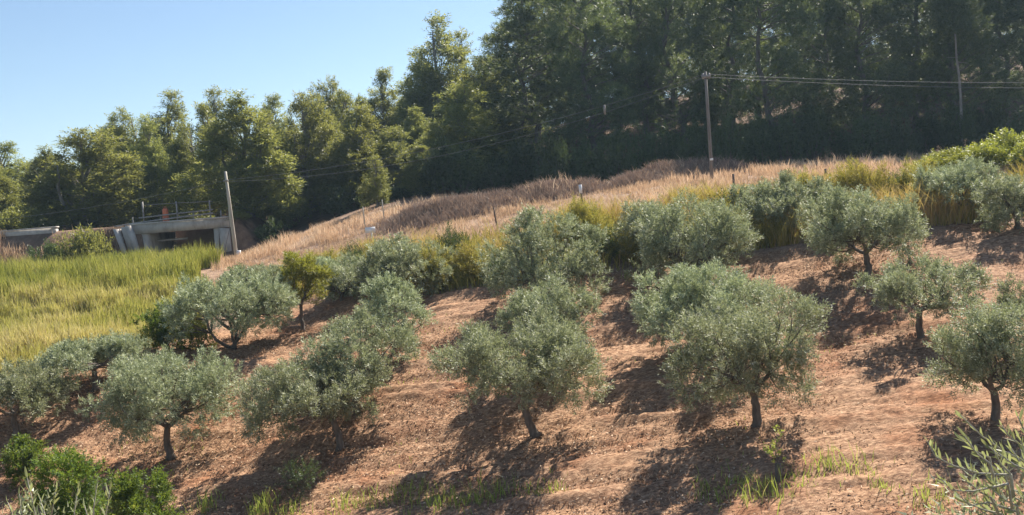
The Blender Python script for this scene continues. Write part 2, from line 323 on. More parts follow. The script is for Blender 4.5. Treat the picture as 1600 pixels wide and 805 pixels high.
# top pixel row and crown width in pixels of each plant of the orchard, by seed
SIZE = {1: (548, 212), 2: (562, 200), 3: (490, 150), 4: (502, 244), 5: (442, 146), 6: (472, 232), 7: (420, 226), 8: (456, 205), 9: (410, 172), 10: (448, 120), 11: (572, 160), 12: (528, 160),
        13: (432, 185), 14: (444, 116), 15: (374, 168), 16: (402, 84), 17: (334, 184), 18: (316, 190), 19: (312, 90), 20: (302, 192), 21: (280, 152), 22: (258, 148), 23: (276, 128), 24: (416, 104),
        30: (397, 84), 31: (480, 86), 32: (508, 50), 33: (712, 128), 34: (732, 92), 35: (690, 56)}
def olive_tree(name, label, px, d, W, H, seed, trunk=.9, off=(0, 0), n=None, mat='olive', nlimb=4, stems=1, low=.55, lean=0., group='olive trees of the orchard', cat='olive tree', leaf=None, rclump=.42, tr=None, density=1.0, fat=1.0):
    rng = np.random.default_rng(seed)
    base = at(px, d, .06); root = empty(name, base); tag(root, label, cat, group)
    if seed in SIZE: H = top_h(px, SIZE[seed][0], d, base); W = SIZE[seed][1] * d / FPX / .86
    if n is None: n = int(np.clip(40000 * (24.0 / d) ** 1.1 * (W / 4.4) ** 2, 10000, 42000) * density)
    L, wd = leaf or (.105 * (d / 24) ** .5, .030 * (d / 24) ** .7)
    c0 = np.array([off[0], off[1], trunk + (H - trunk) * .38])
    ru, rd = H - c0[2] - rclump * .7, (c0[2] - trunk) * 1.0 + low * .25
    # crown of rounded lobes, each a cluster of leafy clumps
    R = W / 2; NL = int(np.clip(11 * (W / 3.6) ** 1.3, 6, 17)); rl = .30 * min(R, (H - trunk)) * 1.05 + .12
    ga = rng.uniform(0, 6.28) + np.arange(NL) * 2.39996
    el = np.clip(np.linspace(-.45, .98, NL) + rng.normal(0, .1, NL), -.6, 1.0); hr = np.sqrt(np.clip(1 - np.clip(el, -.2, 1) ** 2, .03, 1))
    jr = rng.uniform(.62, 1.12, NL)
    lc = c0 + np.stack([np.cos(ga) * hr * (R - rl * .8) * jr, np.sin(ga) * hr * (R - rl * .8) * jr, el * np.where(el > 0, max(.1, ru - rl * .35), max(.05, rd - rl * .1)) * rng.uniform(.85, 1.1, NL)], 1)
    lr = rl * rng.uniform(.65, 1.2, NL)
    PC = 9; dv = unit(rng.normal(size=(NL, PC, 3)))
    cen = (lc[:, None] + dv * (lr[:, None] * rng.uniform(.45, 1.0, (NL, PC)) ** .6)[..., None] * .85).reshape(-1, 3); K = len(cen)
    rad = np.repeat(lr, PC) * .42 * rng.uniform(.75, 1.2, K)
    cen[:, 2] = np.maximum(cen[:, 2], .12 if trunk < .7 else trunk + .12 * rng.random())
    V, F, T = crown_arrays(cen, rad, n, rng, L, wd, np.repeat(lc, PC, 0), up=.55, per=14, slen=.26, out=.7, ci=True)
    # trunk
    tr = tr or (.045 + .012 * W)
    fork = np.array([lean + off[0] * .2, off[1] * .2, trunk])
    if stems == 1:
        g = Geo(); pth = bend((0, 0, 0), fork, rng, 9, .06); rads = tr * np.linspace(1.25, .82, 9); rads[0] *= 1.5
        g.tube(pth, rads, 8)
        obj('trunk', g.mesh('trunk', MAT['bark'], True), root)
    a = np.arctan2(cen[:, 1] - fork[1], cen[:, 0] - fork[0]); nl = nlimb
    grp = np.floor((a + np.pi) / (2 * np.pi) * nl).astype(int) % nl
    for q in range(nl):
        ids = np.where(grp == q)[0]
        if not len(ids): continue
        g = Geo(); mid = cen[ids].mean(0) * .55 + fork * .45 + np.array([0, 0, -.1])
        s0 = fork + np.array([0, 0, -.04])
        if stems > 1 and q < stems: s0 = np.array([rng.uniform(-.15, .15), rng.uniform(-.15, .15), 0])
        pth = bend(s0, mid, rng, 6, .08); rd0 = np.linspace(tr * .68, tr * .36, 6); g.tube(pth, rd0, 6)
        for i in ids[::2]:
            g.tube(bend(mid if rng.random() < .7 else pth[3], cen[i], rng, 4, .1), np.linspace(tr * .26, .006, 4), 4, False)
        obj('trunk' if stems > 1 and q < stems else 'limb', g.mesh('limb', MAT['bark'], True), root)
    obj('crown', mesh_np('crown', V, F, MAT[mat], T), root)
    return root

olive_tree('olive_tree', 'single-trunk olive tree, farthest left of the front row whose bare trunk shows', 267, 28, 4.3, 3.15, 1, 1.0)
olive_tree('olive_tree', 'olive tree with crown spreading left of its short dark trunk, front row', 532, 26, 3.7, 2.5, 2, .95, off=(-.85, 0), nlimb=4)
olive_tree('olive_tree', 'taller rounded olive tree behind the left-spreading front-row olive', 558, 27.8, 2.6, 3.3, 3, .6, low=1.5)
olive_tree('olive_tree', 'wide spreading olive tree on a thin leaning trunk at the centre of the front row', 838, 24, 4.6, 2.75, 4, 1.1, lean=-.2, off=(-.1, 0))
olive_tree('olive_tree', 'olive tree whose crown rises directly behind the wide central front-row olive', 862, 28.5, 3.1, 3.1, 5, .8)
olive_tree('olive_tree', 'full round olive tree on a straight dark trunk right of centre, front row', 1182, 21.5, 3.8, 2.65, 6, .8, off=(-.1, 0))
olive_tree('olive_tree', 'broad olive tree half hidden behind the round front-row olive right of centre', 1102, 27.0, 4.4, 2.8, 7, .8, off=(.1, 0))
olive_tree('olive_tree', 'olive tree with forked trunk at the right edge of the front row', 1553, 19.5, 3.1, 2.75, 8, .75, off=(.05, 0), nlimb=3)
olive_tree('olive_tree', 'small thin-crowned olive tree on the bare slope left of the right edge', 1440, 25.5, 3.1, 2.1, 9, .9, density=.75)
olive_tree('olive_tree', 'olive tree cut off by the right edge behind the forked front-row olive', 1622, 23.5, 2.6, 2.4, 10, .8)
olive_tree('olive_tree', 'olive tree cut off by the left edge, above the dark citrus bush', 25, 29.5, 4.0, 2.9, 11, .8)
olive_tree('olive_tree', 'grey olive tree beside the tall grass, behind the leftmost bare-trunked olive', 150, 32.5, 3.7, 2.85, 12, .8)
olive_tree('olive_tree', 'many-stemmed olive tree between the dark round bush and the lime-green tree', 362, 36, 4.5, 2.5, 13, .85, stems=4, nlimb=5)
olive_tree('olive_tree', 'dense bushy olive with leaves down to the ground on the slope left of centre', 617, 31.5, 2.55, 2.4, 14, .3, low=1.2, density=1.2)
olive_tree('olive_tree', 'wide olive tree at the orchard top edge just below the white sign', 640, 39.5, 4.2, 2.45, 15, .25, low=1.2)
olive_tree('olive_tree', 'small olive between the lime-green tree and the wide olive below the sign', 535, 41, 2.4, 2.0, 16, .4, low=1.0)
olive_tree('olive_tree', 'big silver olive tree at the top of the orchard near the centre', 850, 34, 4.1, 3.2, 17, .2, low=1.4, off=(.1, 0))
olive_tree('olive_tree', 'big olive tree just right of the short stump at the orchard top', 1080, 33.8, 4.2, 2.95, 18, .3, low=1.2)
olive_tree('olive_tree', 'darker olive peeping out behind the big olive by the stump', 1012, 37, 2.7, 2.6, 19, .3, low=1.0)
olive_tree('olive_tree', 'dark-bellied olive tree with flat top and short trunk on the upper right slope', 1355, 31, 4.1, 2.75, 20, .85)
olive_tree('olive_tree', 'olive tree at the orchard top below the right-hand wooden pole', 1218, 37.5, 4.1, 2.2, 21, .25, low=1.0)
olive_tree('olive_tree', 'olive tree at the orchard top below the bright bramble', 1512, 35.2, 3.7, 2.25, 22, .3, low=1.0)
olive_tree('olive_tree', 'low-branched olive tree at the upper right edge of the picture', 1590, 32.2, 3.4, 2.4, 23, .6, low=1.2)
olive_tree('olive_tree', 'small olive behind the many-stemmed one, below the pale pole', 395, 45, 3.4, 1.9, 24, .4, low=.9)
olive_tree('lime_green_tree', 'slim lime-green young tree with dark trunk among the olives', 474, 38, 2.3, 3.1, 30, 1.1, mat='lime', group=None, cat='tree', leaf=(.12, .035), n=15000, rclump=.34)
olive_tree('round_bush', 'dark green round bush at the edge of the tall grass', 262, 36.5, 2.1, 1.95, 31, .3, mat='citrus', group=None, cat='bush', leaf=(.12, .05), n=8000, low=1.2, rclump=.34)
olive_tree('yellow_green_bush', 'small yellow-green bush right of the dark round bush', 312, 36, 1.3, 1.25, 32, .2, mat='lime', group=None, cat='bush', leaf=(.10, .035), n=3500, low=.9, rclump=.28)
olive_tree('citrus_tree', 'bright green citrus tree top in the lower left foreground', 125, 19, 2.3, 3.5, 33, .8, mat='citrus', group='citrus trees in the left foreground', cat='citrus tree', leaf=(.085, .032), n=15000, low=1.5, rclump=.36)
olive_tree('citrus_tree', 'yellow-tipped citrus tree beside the brighter green one, lower left foreground', 218, 21.8, 1.7, 2.05, 34, .5, mat='citrus', group='citrus trees in the left foreground', cat='citrus tree', leaf=(.085, .035), n=12000, low=1.5, rclump=.34)
olive_tree('citrus_bush', 'dark little citrus bush at the left edge below the olive', 42, 27.3, 1.35, 1.3, 35, .2, mat='citrus', group=None, cat='bush', leaf=(.10, .045), n=5000, low=1.2, rclump=.28)

# ------------------------------------------------------------------ forest prototypes
def proto_broad(seed, W=6.0, H=10.0, n=36000, col=False):
    rng = np.random.default_rng(seed); parts = []
    tr = .16; top = np.array([rng.normal(0, .3), rng.normal(0, .3), H * .9])
    pth = bend((0, 0, 0), top, rng, 10, .04)
    g = Geo(); g.tube(pth, np.linspace(tr * 1.2, .03, 10), 7); 
    for k in range(rng.integers(1, 3)):
        e = np.array([rng.uniform(-1, 1) * W * .25, rng.uniform(-1, 1) * W * .25, H * rng.uniform(.6, .8)])
        g.tube(bend((rng.uniform(-.2, .2), rng.uniform(-.2, .2), 0), e, rng, 7, .06), np.linspace(tr * .8, .03, 7), 6)
    NS = 1 if col else 3; cs = []; rs = []
    for q in range(NS):
        hs = H * (1.0 if q == 0 else rng.uniform(.62, .95)); an = rng.uniform(0, 6.28); rr = 0 if q == 0 else W * rng.uniform(.16, .26)
        ws = W * (.5 if col else rng.uniform(.24, .32)); KK = 100 if col else 48
        hz = rng.uniform(.05, 1, KK) ** .9
        prof = np.interp(hz, [0, .15, .35, .65, .85, 1.0], [.75, 1.0, 1.0, .68, .36, .04]) * rng.uniform(.75, 1.1, KK)
        aa = rng.uniform(0, 6.28, KK); r_ = prof * ws * rng.uniform(.3, 1, KK) ** .5
        rs.append(rng.uniform(.5, 1.0, KK) * W / 9.0 * (.45 + .55 * prof)); cs.append(np.stack([math.cos(an) * rr + r_ * np.cos(aa), math.sin(an) * rr + r_ * np.sin(aa), hz * (hs - .4)], 1))
    cen = np.concatenate(cs); rad = np.concatenate(rs); K = len(cen)
    for i in range(0, K, 2):
        t = np.clip(cen[i, 2] / H - .12, .08, .85) * 9; j = int(t)
        s0 = pth[j] + (pth[min(j + 1, 9)] - pth[j]) * (t - j)
        g.tube(bend(s0, cen[i], rng, 4, .06), np.linspace(.05, .012, 4), 4, False)
    V, F, T = crown_arrays(cen, rad, n, rng, .23, .075, np.array([0, 0, H * .45]), up=.5, per=11, slen=.55, droop=.2, out=.35)
    return [('trunk', g.mesh('trunk', MAT['pbark'], True)), ('crown', mesh_np('crown', V, F, MAT['euca'], T))], W, H
def proto_pine(seed, W=8.0, H=16.0, n=38000, bare=.22, bark='dbark'):
    rng = np.random.default_rng(seed)
    top = np.array([rng.normal(0, .5), rng.normal(0, .5), H * .95]); pth = bend((0, 0, 0), top, rng, 10, .025 if bare < .5 else .01, .02 if bare < .5 else .004)
    g = Geo(); g.tube(pth, np.linspace(.24, .04, 10) * (.55 if bare > .5 else 1), 7)
    K = 150; hz = rng.uniform(bare, 1, K)
    prof = np.interp(hz, [bare, bare + .12, .55, .8, 1.0], [.55, .95, 1.0, .75, .2])
    a = rng.uniform(0, 2 * np.pi, K); r = prof * (W / 2 - .6) * rng.uniform(.3, 1, K) ** .5 * (.8 + .25 * np.sin(a * 3 + hz * 9))
    cen = np.stack([r * np.cos(a), r * np.sin(a), hz * (H - .5)], 1); rad = rng.uniform(.5, 1.15, K)
    for i in range(K):
        t = np.clip(cen[i, 2] / H - .06, .05, .93) / .95 * 9; j = int(t)
        s0 = pth[j] + (pth[min(j + 1, 9)] - pth[j]) * (t - j)
        if r[i] > .8 and i % 3 == 0 and bare < .5: g.tube(bend(s0, cen[i], rng, 4, .06), np.linspace(.06, .012, 4), 4, False)
    for _ in range(14 if bare < .5 else 5):      # dead snags below the crown
        t = rng.uniform(.06, bare + .1); s0 = pth[int(t * 9)] * 1; s0[2] = t * H; an = rng.uniform(0, 6.28); l = rng.uniform(.6, 2)
        g.tube(bend(s0, s0 + np.array([math.cos(an) * l, math.sin(an) * l, rng.uniform(-.3, .5)]), rng, 3, .05), np.linspace(.03, .008, 3), 4, False)
    V, F, T = crown_arrays(cen, rad, n, rng, .30, .06, np.array([0, 0, H * .5]), up=.35, per=16, slen=.42, out=.5, spread=.95, flat=.6)
    return [('trunk', g.mesh('trunk', MAT[bark], True)), ('crown', mesh_np('crown', V, F, MAT['pine'], T))], W, H
def proto_shrub(seed, W=3.0, H=2.2, n=7000, mat='under', L=.17, wd=.06):
    rng = np.random.default_rng(seed); K = 34
    dv = unit(rng.normal(size=(K, 3))); dv[:, 2] = abs(dv[:, 2])
    cen = dv * np.array([W / 2 - .35, W / 2 - .35, H - .5]) * (rng.uniform(.3, 1, K) ** .6)[:, None] + np.array([0, 0, .25]); rad = rng.uniform(.28, .55, K)
    g = Geo()
    for i in range(0, K, 2): g.tube(bend((rng.uniform(-.1, .1), rng.uniform(-.1, .1), -.1), cen[i], rng, 4, .1), np.linspace(.035, .008, 4), 4, False)
    V, F, T = crown_arrays(cen, rad, n, rng, L, wd, np.array([0, 0, .2]), up=.5, per=12, slen=.4)
    return [('stem', g.mesh('stem', MAT['bark'], True)), ('foliage', mesh_np('foliage', V, F, MAT[mat], T))], W, H
BROAD = [proto_broad(100 + i) for i in range(6)]; COLM = [proto_broad(120 + i, 4.0, 9.0, 18000, True) for i in range(2)]
PINES = [proto_pine(140 + i, bare=b) for i, b in enumerate((.08, .14, .26, .1, .2, .06))]
SHRUB = [proto_shrub(160 + i) for i in range(4)]
LSHRUB = [proto_shrub(170 + i, mat='euca') for i in range(2)]
BRAM = [proto_shrub(180, 4.5, 1.8, 22000, 'lime', .13, .06)]
def plant(proto, name, label, cat, pos, W, H, rz, group=None):
    parts, W0, H0 = proto
    o = empty(name, pos, rz); o.scale = (W / W0, W / W0, H / H0); tag(o, label, cat, group)
    for nme, me in parts: obj(nme, me, o)
    return o
frng = np.random.default_rng(7)
def forest(proto, name, label, px, d, top, wpx, group, cat='tree', maxh=99):
    b = at(px, d, .1); H = min(top_h(px, top, d, b), maxh)
    return plant(proto, name, label, cat, b, wpx * d / FPX, H, frng.uniform(0, 6.28), group)
GW = 'broadleaf trees on the left of the wood'
LEFT = [(-35, 80, 218, 120, 'pale green tree at the very left edge of the picture'),
        (22, 84, 222, 130, 'pale feathery tree behind the low bush at the left edge'),
        (138, 69.5, 190, 175, 'large dark round tree standing just left of the concrete bridge'),
        (205, 82, 166, 120, 'tall thin-crowned tree rising behind the dark round tree by the bridge'),
        (282, 84, 142, 125, 'tall olive-green tree directly behind the bridge railing'),
        (332, 77, 160, 105, 'tree behind the top of the pale utility pole'),
        (392, 67.5, 140, 165, 'big leafy tree overhanging the bank just right of the pale utility pole'),
        (440, 86, 148, 110, 'tree showing only its top right of the big leafy tree by the pole'),
        (484, 72, 132, 100, 'narrow tree on leaning trunks above the dry grass bank'),
        (528, 86, 118, 110, 'far tree with pointed top left of the bright yellow-green tree'),
        (575, 70, 165, 140, 'bright yellow-green tree behind the small pointed conifer'),
        (614, 88, 106, 110, 'far tree forming the skyline left of the tallest pale tree'),
        (655, 76, 165, 100, 'tree at the wood edge left of the tallest pale tree'),
        (700, 84, 24, 150, 'tallest pale green tree standing out against the sky'),
        (742, 72, 118, 150, 'leafy tree between the tallest pale tree and the dark pines'),
        (775, 90, 84, 120, 'pale tree peeping out just left of the first dark pine')]
LEFT += [(668, 86, 76, 110, 'pale tree on the skyline touching the left of the tallest pale tree'), (-5, 74, 240, 90, 'low feathery tree behind the wall at the left edge'), (80, 78, 226, 90, 'pale tree just left of the dark round tree by the bridge'),
         (172, 74, 205, 100, 'tree leaning over the left end of the bridge railing'), (245, 76, 168, 90, 'slender tree above the middle of the bridge railing'), (305, 72, 178, 80, 'slender tree above the right end of the bridge railing'),
         (350, 84, 138, 100, 'pointed tree on the skyline left of the big leafy tree'), (430, 69, 172, 90, 'narrow tree touching the right side of the big leafy tree'),
         (515, 75, 150, 90, 'pointed tree above the leaning trunks on the bank'), (548, 80, 140, 90, 'pointed tree on the skyline left of the yellow-green tree'),
         (628, 71, 190, 90, 'narrow tree right of the bright yellow-green tree'), (690, 71, 190, 100, 'leafy tree below the tallest pale tree'), (735, 86, 48, 110, 'pale slender tree on the skyline right of the tallest pale tree'), (790, 74, 170, 110, 'leafy tree at the foot of the first dark pine')]
for i, (px, d, top, wp, lab) in enumerate(LEFT):
    forest(BROAD[(4 if lab.startswith('tallest') else i) % 6], 'broadleaf_tree', lab, px, d, top, wp * 1.22, GW)
forest(COLM[0], 'small_conifer', 'small pointed light green conifer in front of the wood', 590, 61.5, 240, 46, None)
forest(COLM[1], 'small_conifer', 'pointed dark green young tree at the wood edge right of the small conifer', 664, 65, 226, 66, None)
GP = 'tall dark pines of the wood'
ORD = ['leftmost', 'second', 'third', 'fourth', 'fifth', 'sixth', 'seventh', 'eighth', 'ninth', 'tenth', 'eleventh', 'twelfth', 'thirteenth', 'fourteenth', 'fifteenth', 'sixteenth', 'seventeenth', 'eighteenth', 'nineteenth', 'twentieth', 'twenty-first', 'twenty-second', 'twenty-third', 'twenty-fourth']
def ordinal(i): return ORD[i] if i == 0 else ORD[i] + ' from the left'
front = [(855, 73, -35, 200), (935, 70, -70, 165), (1015, 76, -60, 150), (1075, 71, -90, 160), (1150, 69, -80, 165), (1222, 66, -110, 165), (1295, 69, -90, 170), (1362, 66, -100, 160), (1432, 69, -100, 165), (1500, 65.5, -110, 160), (1572, 68, -100, 170), (1640, 66, -100, 170)]
for i, (px, d, top, wp) in enumerate(front):
    forest(PINES[i % 6], 'pine_tree', 'tall dark pine in the front line of the wood, ' + ordinal(i), px, d, top, wp * 1.1, GP, 'pine tree')
BARE = [proto_pine(150 + i, 6.0, 15.0, 16000, .62, 'palebark') for i in range(2)]
for px, d, lab in [(1503, 62, 'pine with a tall thin bare pale trunk at the right of the wood')]:
    o = forest(BARE[px % 2], 'pine_tree', lab, px, d, -70, 130, GP, 'pine tree')
back = [(820, 84), (895, 86), (965, 88), (1040, 85), (1110, 84), (1185, 80), (1260, 83), (1330, 80), (1400, 84), (1470, 80), (1540, 83), (1610, 80)]
for i, (px, d) in enumerate(back):
    forest(PINES[(i * 5 + 2) % 6], 'pine_tree', 'tall pine glimpsed in the dark behind the front line of pines', px, d, -60 if px > 850 else 30, 180, 'pines in the dark of the wood', 'pine tree')
for i, px in enumerate(range(840, 1720, 95)):
    forest(PINES[(i * 7 + 1) % 6], 'pine_tree', 'pine standing deep in the wood beyond the other pines', px, 101 + (i % 3) * 3, -40, 170, 'pines deepest in the wood', 'pine tree')
for i, (px, top) in enumerate([(0, 250), (50, 245), (90, 240), (170, 225), (250, 195), (345, 190), (420, 185), (500, 165), (570, 160), (640, 150), (720, 120), (790, 110)]):
    forest(BROAD[(i * 5 + 3) % 6], 'broadleaf_tree', 'tree deep in the wood behind the leafy front trees', px, 98 + (i % 3) * 3, top, 140, 'trees deep in the left of the wood')
urng = np.random.default_rng(21)
us = [690, 725, 775, 820, 868, 915, 960, 1005, 1048, 1090, 1140, 1185, 1228, 1275, 1320, 1366, 1410, 1452, 1500, 1545, 1590]
for i, px in enumerate(us):
    d = urng.uniform(60.5, 65); b = at(px, d, .1)
    plant(SHRUB[i % 4], 'evergreen_shrub', 'dark evergreen shrub along the foot of the wood, ' + ordinal(i), 'shrub', b, urng.uniform(2.2, 3.4), urng.uniform(2.0, 4.2), urng.uniform(0, 6.28), 'dark shrubs along the foot of the wood')
for px, d, top, wp, lab, pr in [(140, 58.2, 350, 84, 'light green shrub on the bank left of the bridge', LSHRUB[0]), (68, 69, 322, 62, 'rounded bush behind the low wall at the left', LSHRUB[1]),
                            (372, 62.5, 368, 44, 'leafy shrub under the big tree right of the pale pole', LSHRUB[1]), (425, 63, 345, 60, 'dark shrub on the root bank right of the pale pole', SHRUB[0]),
                            (540, 66, 288, 70, 'dark shrub left of the small pointed conifer', SHRUB[2]), (620, 66, 292, 60, 'dark shrub right of the small pointed conifer', SHRUB[1]), (20, 72, 318, 90, 'rounded shrub at the foot of the pale trees at the left edge', LSHRUB[0]), (75, 59, 374, 60, 'dark ivy-like shrub below the low wall at the left', SHRUB[3])]:
    b = at(px, d, .1); plant(pr, 'shrub', lab, 'shrub', b, wp * d / FPX, max(.6, top_h(px, top, d, b)), 1.0 + px)
b = at(1585, 45, .1); plant(BRAM[0], 'bramble_bush', 'bright yellow-green bramble mound at the right edge above the olives', 'bush', b, 6.2, 1.8, .6)
b = at(1490, 45.5, .1); plant(BRAM[0], 'bramble_bush', 'lower bramble sloping down left from the bright mound', 'bush', b, 4.6, 1.2, 2.2)

# ------------------------------------------------------------------ grasses
def blades(x, y, h, wd, rng, tint, bendy=.35, z=None):
    n = len(x); z = Zbase(x, y) - .04 if z is None else z
    a = rng.uniform(0, 2 * np.pi, n); dirx, diry = np.cos(a), np.sin(a)
    fa = rng.uniform(0, np.pi, n); sx, sy = np.cos(fa) * wd / 2, np.sin(fa) * wd / 2
    le = h * bendy * rng.uniform(.1, 1, n)
    b = np.stack([x, y, z], 1); side = np.stack([sx, sy, np.zeros(n)], 1)
    m = b + np.stack([dirx * le * .35, diry * le * .35, h * .6], 1); t = b + np.stack([dirx * le, diry * le, h * rng.uniform(.85, 1, n)], 1)
    V = np.stack([b - side, b + side, m + side * .8, m - side * .8, t + side * .12, t - side * .12], 1).reshape(-1, 3)
    k = np.arange(n)[:, None] * 6
    F = np.concatenate([k + np.array([[0, 1, 2, 3]]), k + np.array([[3, 2, 4, 5]])], 0)
    return V, F, np.repeat(tint, 6)
def scatter(n, px0, px1, d0, d1, rng, test):
    X = []; Y = []; c = 0
    while c < n:
        m = n * 2; d = np.sqrt(rng.uniform(d0 * d0, d1 * d1, m)); px = rng.uniform(px0, px1, m); x = (px - 800) / FPX * d * 1.0
        k = test(x, d, rng.random(m)); X.append(x[k]); Y.append(d[k]); c += k.sum()
    return np.concatenate(X)[:n], np.concatenate(Y)[:n]
XR = lambda y: np.interp(y, [30, 38, 44, 50, 56], [at(60, 30)[0], at(300, 38)[0], at(318, 44)[0], at(322, 50)[0], at(330, 56)[0]])
r = np.random.default_rng(41)
x, y = scatter(70000, -140, 420, 29, 57, r, lambda x, y, u: (y > EB(x) + .1) & (x < XR(y) + (vnoise(x, y, 5) - .5) * 2) & (u < .12 + .88 * sstep(.25, .6, vnoise(x * .6, y * 1.1, 30)) * (.35 + .65 * vnoise(x * 2.2, y * 2.2, 50))))
pt = vnoise(x * .35, y * .6, 31); far = sstep(45, 48, y)
hh = (.25 + .3 * pt + .75 * vnoise(x * 1.3, y * 1.6, 54) ** 1.5 + .42 * far) * r.uniform(.55, 1.2, len(x))
V, F, T = blades(x, y, hh, .035, r, np.clip(.66 - .4 * far + (pt - .5) * .7 + r.normal(0, .2, len(x)), 0, 1))
tag(obj('tall_grass', mesh_np('tall_grass', V, F, MAT['reed'], T)), 'tall yellow-green grass filling the field on the left', 'grass', kind='stuff')
r = np.random.default_rng(42)
x, y = scatter(34000, 440, 1720, 34, 48, r, lambda x, y, u: (y > EB(x) + .25) & (y < EB(x) + 7.2 + 2 * (vnoise(x * .5, y * .5, 6) - .5)) & (u < .25 + .75 * sstep(.3, .6, vnoise(x * .7, y * .7, 33))))
pt = vnoise(x * .45, y * .45, 34)
V, F, T = blades(x, y, (.55 + .85 * pt) * r.uniform(.45, 1.25, len(x)), .03, r, np.clip(.2 + .9 * pt + r.normal(0, .24, len(x)), 0, 1), .8)
tag(obj('scrub_grass', mesh_np('scrub_grass', V, F, MAT['scrub'], T)), 'yellow-green rank grass along the upper edge of the orchard', 'grass', kind='stuff')
SCRUB = [proto_shrub(190, 3.0, 1.6, 9000, 'scrub', .15, .035), proto_shrub(191, 3.0, 1.6, 9000, 'under', .13, .04), proto_shrub(192, 3.0, 1.6, 9000, 'scrub', .2, .03)]
srng = np.random.default_rng(77)
for i, px in enumerate([505, 560, 600, 690, 712, 738, 765, 790, 905, 928, 950, 978, 1120, 1145, 1168, 1262, 1300, 1335, 1368, 1402, 1440, 1468]):
    d = float(EB(P(px, 380, 38)[0])) + srng.uniform(1.0, 4.8)
    plant(SCRUB[i % 3], 'scrub_bush', ('dark green' if i % 3 == 1 else 'yellow-green') + ' scrub bush in the strip above the orchard, ' + ordinal(i), 'shrub', at(px, d, .08), srng.uniform(1.7, 2.8), srng.uniform(1.1, 1.9), srng.uniform(0, 6.28), 'scrub bushes above the orchard')
def mound_w(x, y): return sum(np.exp(-((x - p[0]) / (rx * 1.15)) ** 2 - ((y - p[1]) / (ry * 1.5)) ** 2) for p, rx, ry, h in MOUNDS)
r = np.random.default_rng(43)
x, y = scatter(62000, 330, 1720, 41, 61, r, lambda x, y, u: (y > EB(x) + 6.3 - 2.5 * vnoise(x * .5, y * .5, 56)) & (y < 61 - 3 * vnoise(x * .3, y * .3, 8)) & ((mound_w(x, y) < .28 + .2 * u) | (u < .22 * vnoise(x * 1.5, y * 1.5, 57))) & (u < .05 + 1.1 * sstep(.2, .75, vnoise(x * 1.1, y * 1.1, 51))) & ~((x < P(470, 400, 58)[0]) & (y > 59)))
pt = vnoise(x * .4, y * .5, 35)
V, F, T = blades(x, y, (.12 + .9 * pt * vnoise(x * 1.6, y * 1.6, 52) + .1) * r.uniform(.5, 1.2, len(x)), .028, r, np.clip(-.05 + .75 * pt + .45 * vnoise(x * .9, y * .9, 53) + r.normal(0, .2, len(x)), 0, 1), .6)
tag(obj('dry_grass', mesh_np('dry_grass', V, F, MAT['dry'], T)), 'dry pinkish-tan grass on the slope below the wood', 'grass', kind='stuff')
r = np.random.default_rng(44)
x, y = scatter(30000, 560, 1240, 48, 61, r, lambda x, y, u: mound_w(x, y) > .25 + .25 * u)
V, F, T = blades(x, y, r.uniform(.1, .65, len(x)) * (.35 + vnoise(x * 1.6, y * 1.6, 58)), .03, r, np.clip(r.normal(.5, .25, len(x)), 0, 1), .9)
tag(obj('dead_brush', mesh_np('dead_brush', V, F, MAT['brush'], T)), 'grey-brown dead brush covering the low mounds below the wood', 'brush', kind='stuff')
r = np.random.default_rng(45)
x, y = scatter(9000, -140, 240, 56.5, 62, r, lambda x, y, u: (x < BX0 - 1.0) & (u < sstep(.3, .6, vnoise(x * .6, y * .6, 9))))
V, F, T = blades(x, y, r.uniform(.2, .7, len(x)), .03, r, np.clip(r.normal(.35, .25, len(x)), 0, 1), .6)
tag(obj('dry_grass', mesh_np('dry_grass', V, F, MAT['dry'], T)), 'dry reddish grass on the road bank left of the bridge', 'grass', kind='stuff')
# straw and clods on the worked soil
r = np.random.default_rng(46)
x, y = scatter(140000, -60, 1700, 15, 44, r, lambda x, y, u: (y < EB(x) + .3) & (u < .3 + .7 * vnoise(x * 1.1, y * 1.8, 36)))
n = len(x); dz = unit(np.stack([r.normal(size=n), r.normal(size=n), r.normal(0, .45, n)], 1)); z = Zbase(x, y)
V, F, T = leaf_quads(np.stack([x, y, z + r.uniform(-.03, .05, n)], 1), dz, r.uniform(.03, .13, n), r.uniform(.012, .04, n), r, np.clip(r.normal(.48, .36, n), 0, 1), .15)
tag(obj('straw_litter', mesh_np('straw_litter', V, F, MAT['litter'], T)), 'chopped straw and dry leaves strewn over the reddish orchard soil', 'straw', kind='stuff')
# weeds low in the foreground
r = np.random.default_rng(47)
xs, ys, hs = [], [], []
spots = [(600, 790, 60), (640, 770, 50), (690, 790, 50), (770, 785, 45), (850, 780, 40), (410, 805, 25), (450, 806, 30), (720, 800, 80), (1110, 790, 22), (1160, 780, 25), (1200, 795, 50), (1250, 785, 45), (1330, 755, 40), (1370, 780, 16), (1290, 750, 30), (1460, 800, 40), (540, 800, 50), (320, 795, 30), (1240, 765, 20), (985, 450, 18)]
for px, py, sp in spots:
    m = 95 if py > 500 else 50
    d = np.interp(px, [0, 267, 530, 838, 1182, 1553], [25.5, 24.2, 22.3, 20, 18, 16]) + (805 - py) * .028 if py > 500 else 35.2
    q = at(px, d); xs.append(r.normal(q[0], sp / 75 * .55, m)); ys.append(r.normal(d, .3, m)); hs.append(r.uniform(.08, .5, m) * r.uniform(.5, 1.2))
x, y, h = np.concatenate(xs), np.concatenate(ys), np.concatenate(hs)
xw, yw = scatter(900, 0, 1600, 16, 36, r, lambda x, y, u: (y < EB(x) - .5) & (vnoise(x * .6, y * .6, 60) > .7))
x, y, h = np.r_[x, xw], np.r_[y, yw], np.r_[h, r.uniform(.04, .16, 900)]
V, F, T = blades(x, y, h, .018, r, np.clip(r.normal(.5, .25, len(x)), 0, 1), .7)
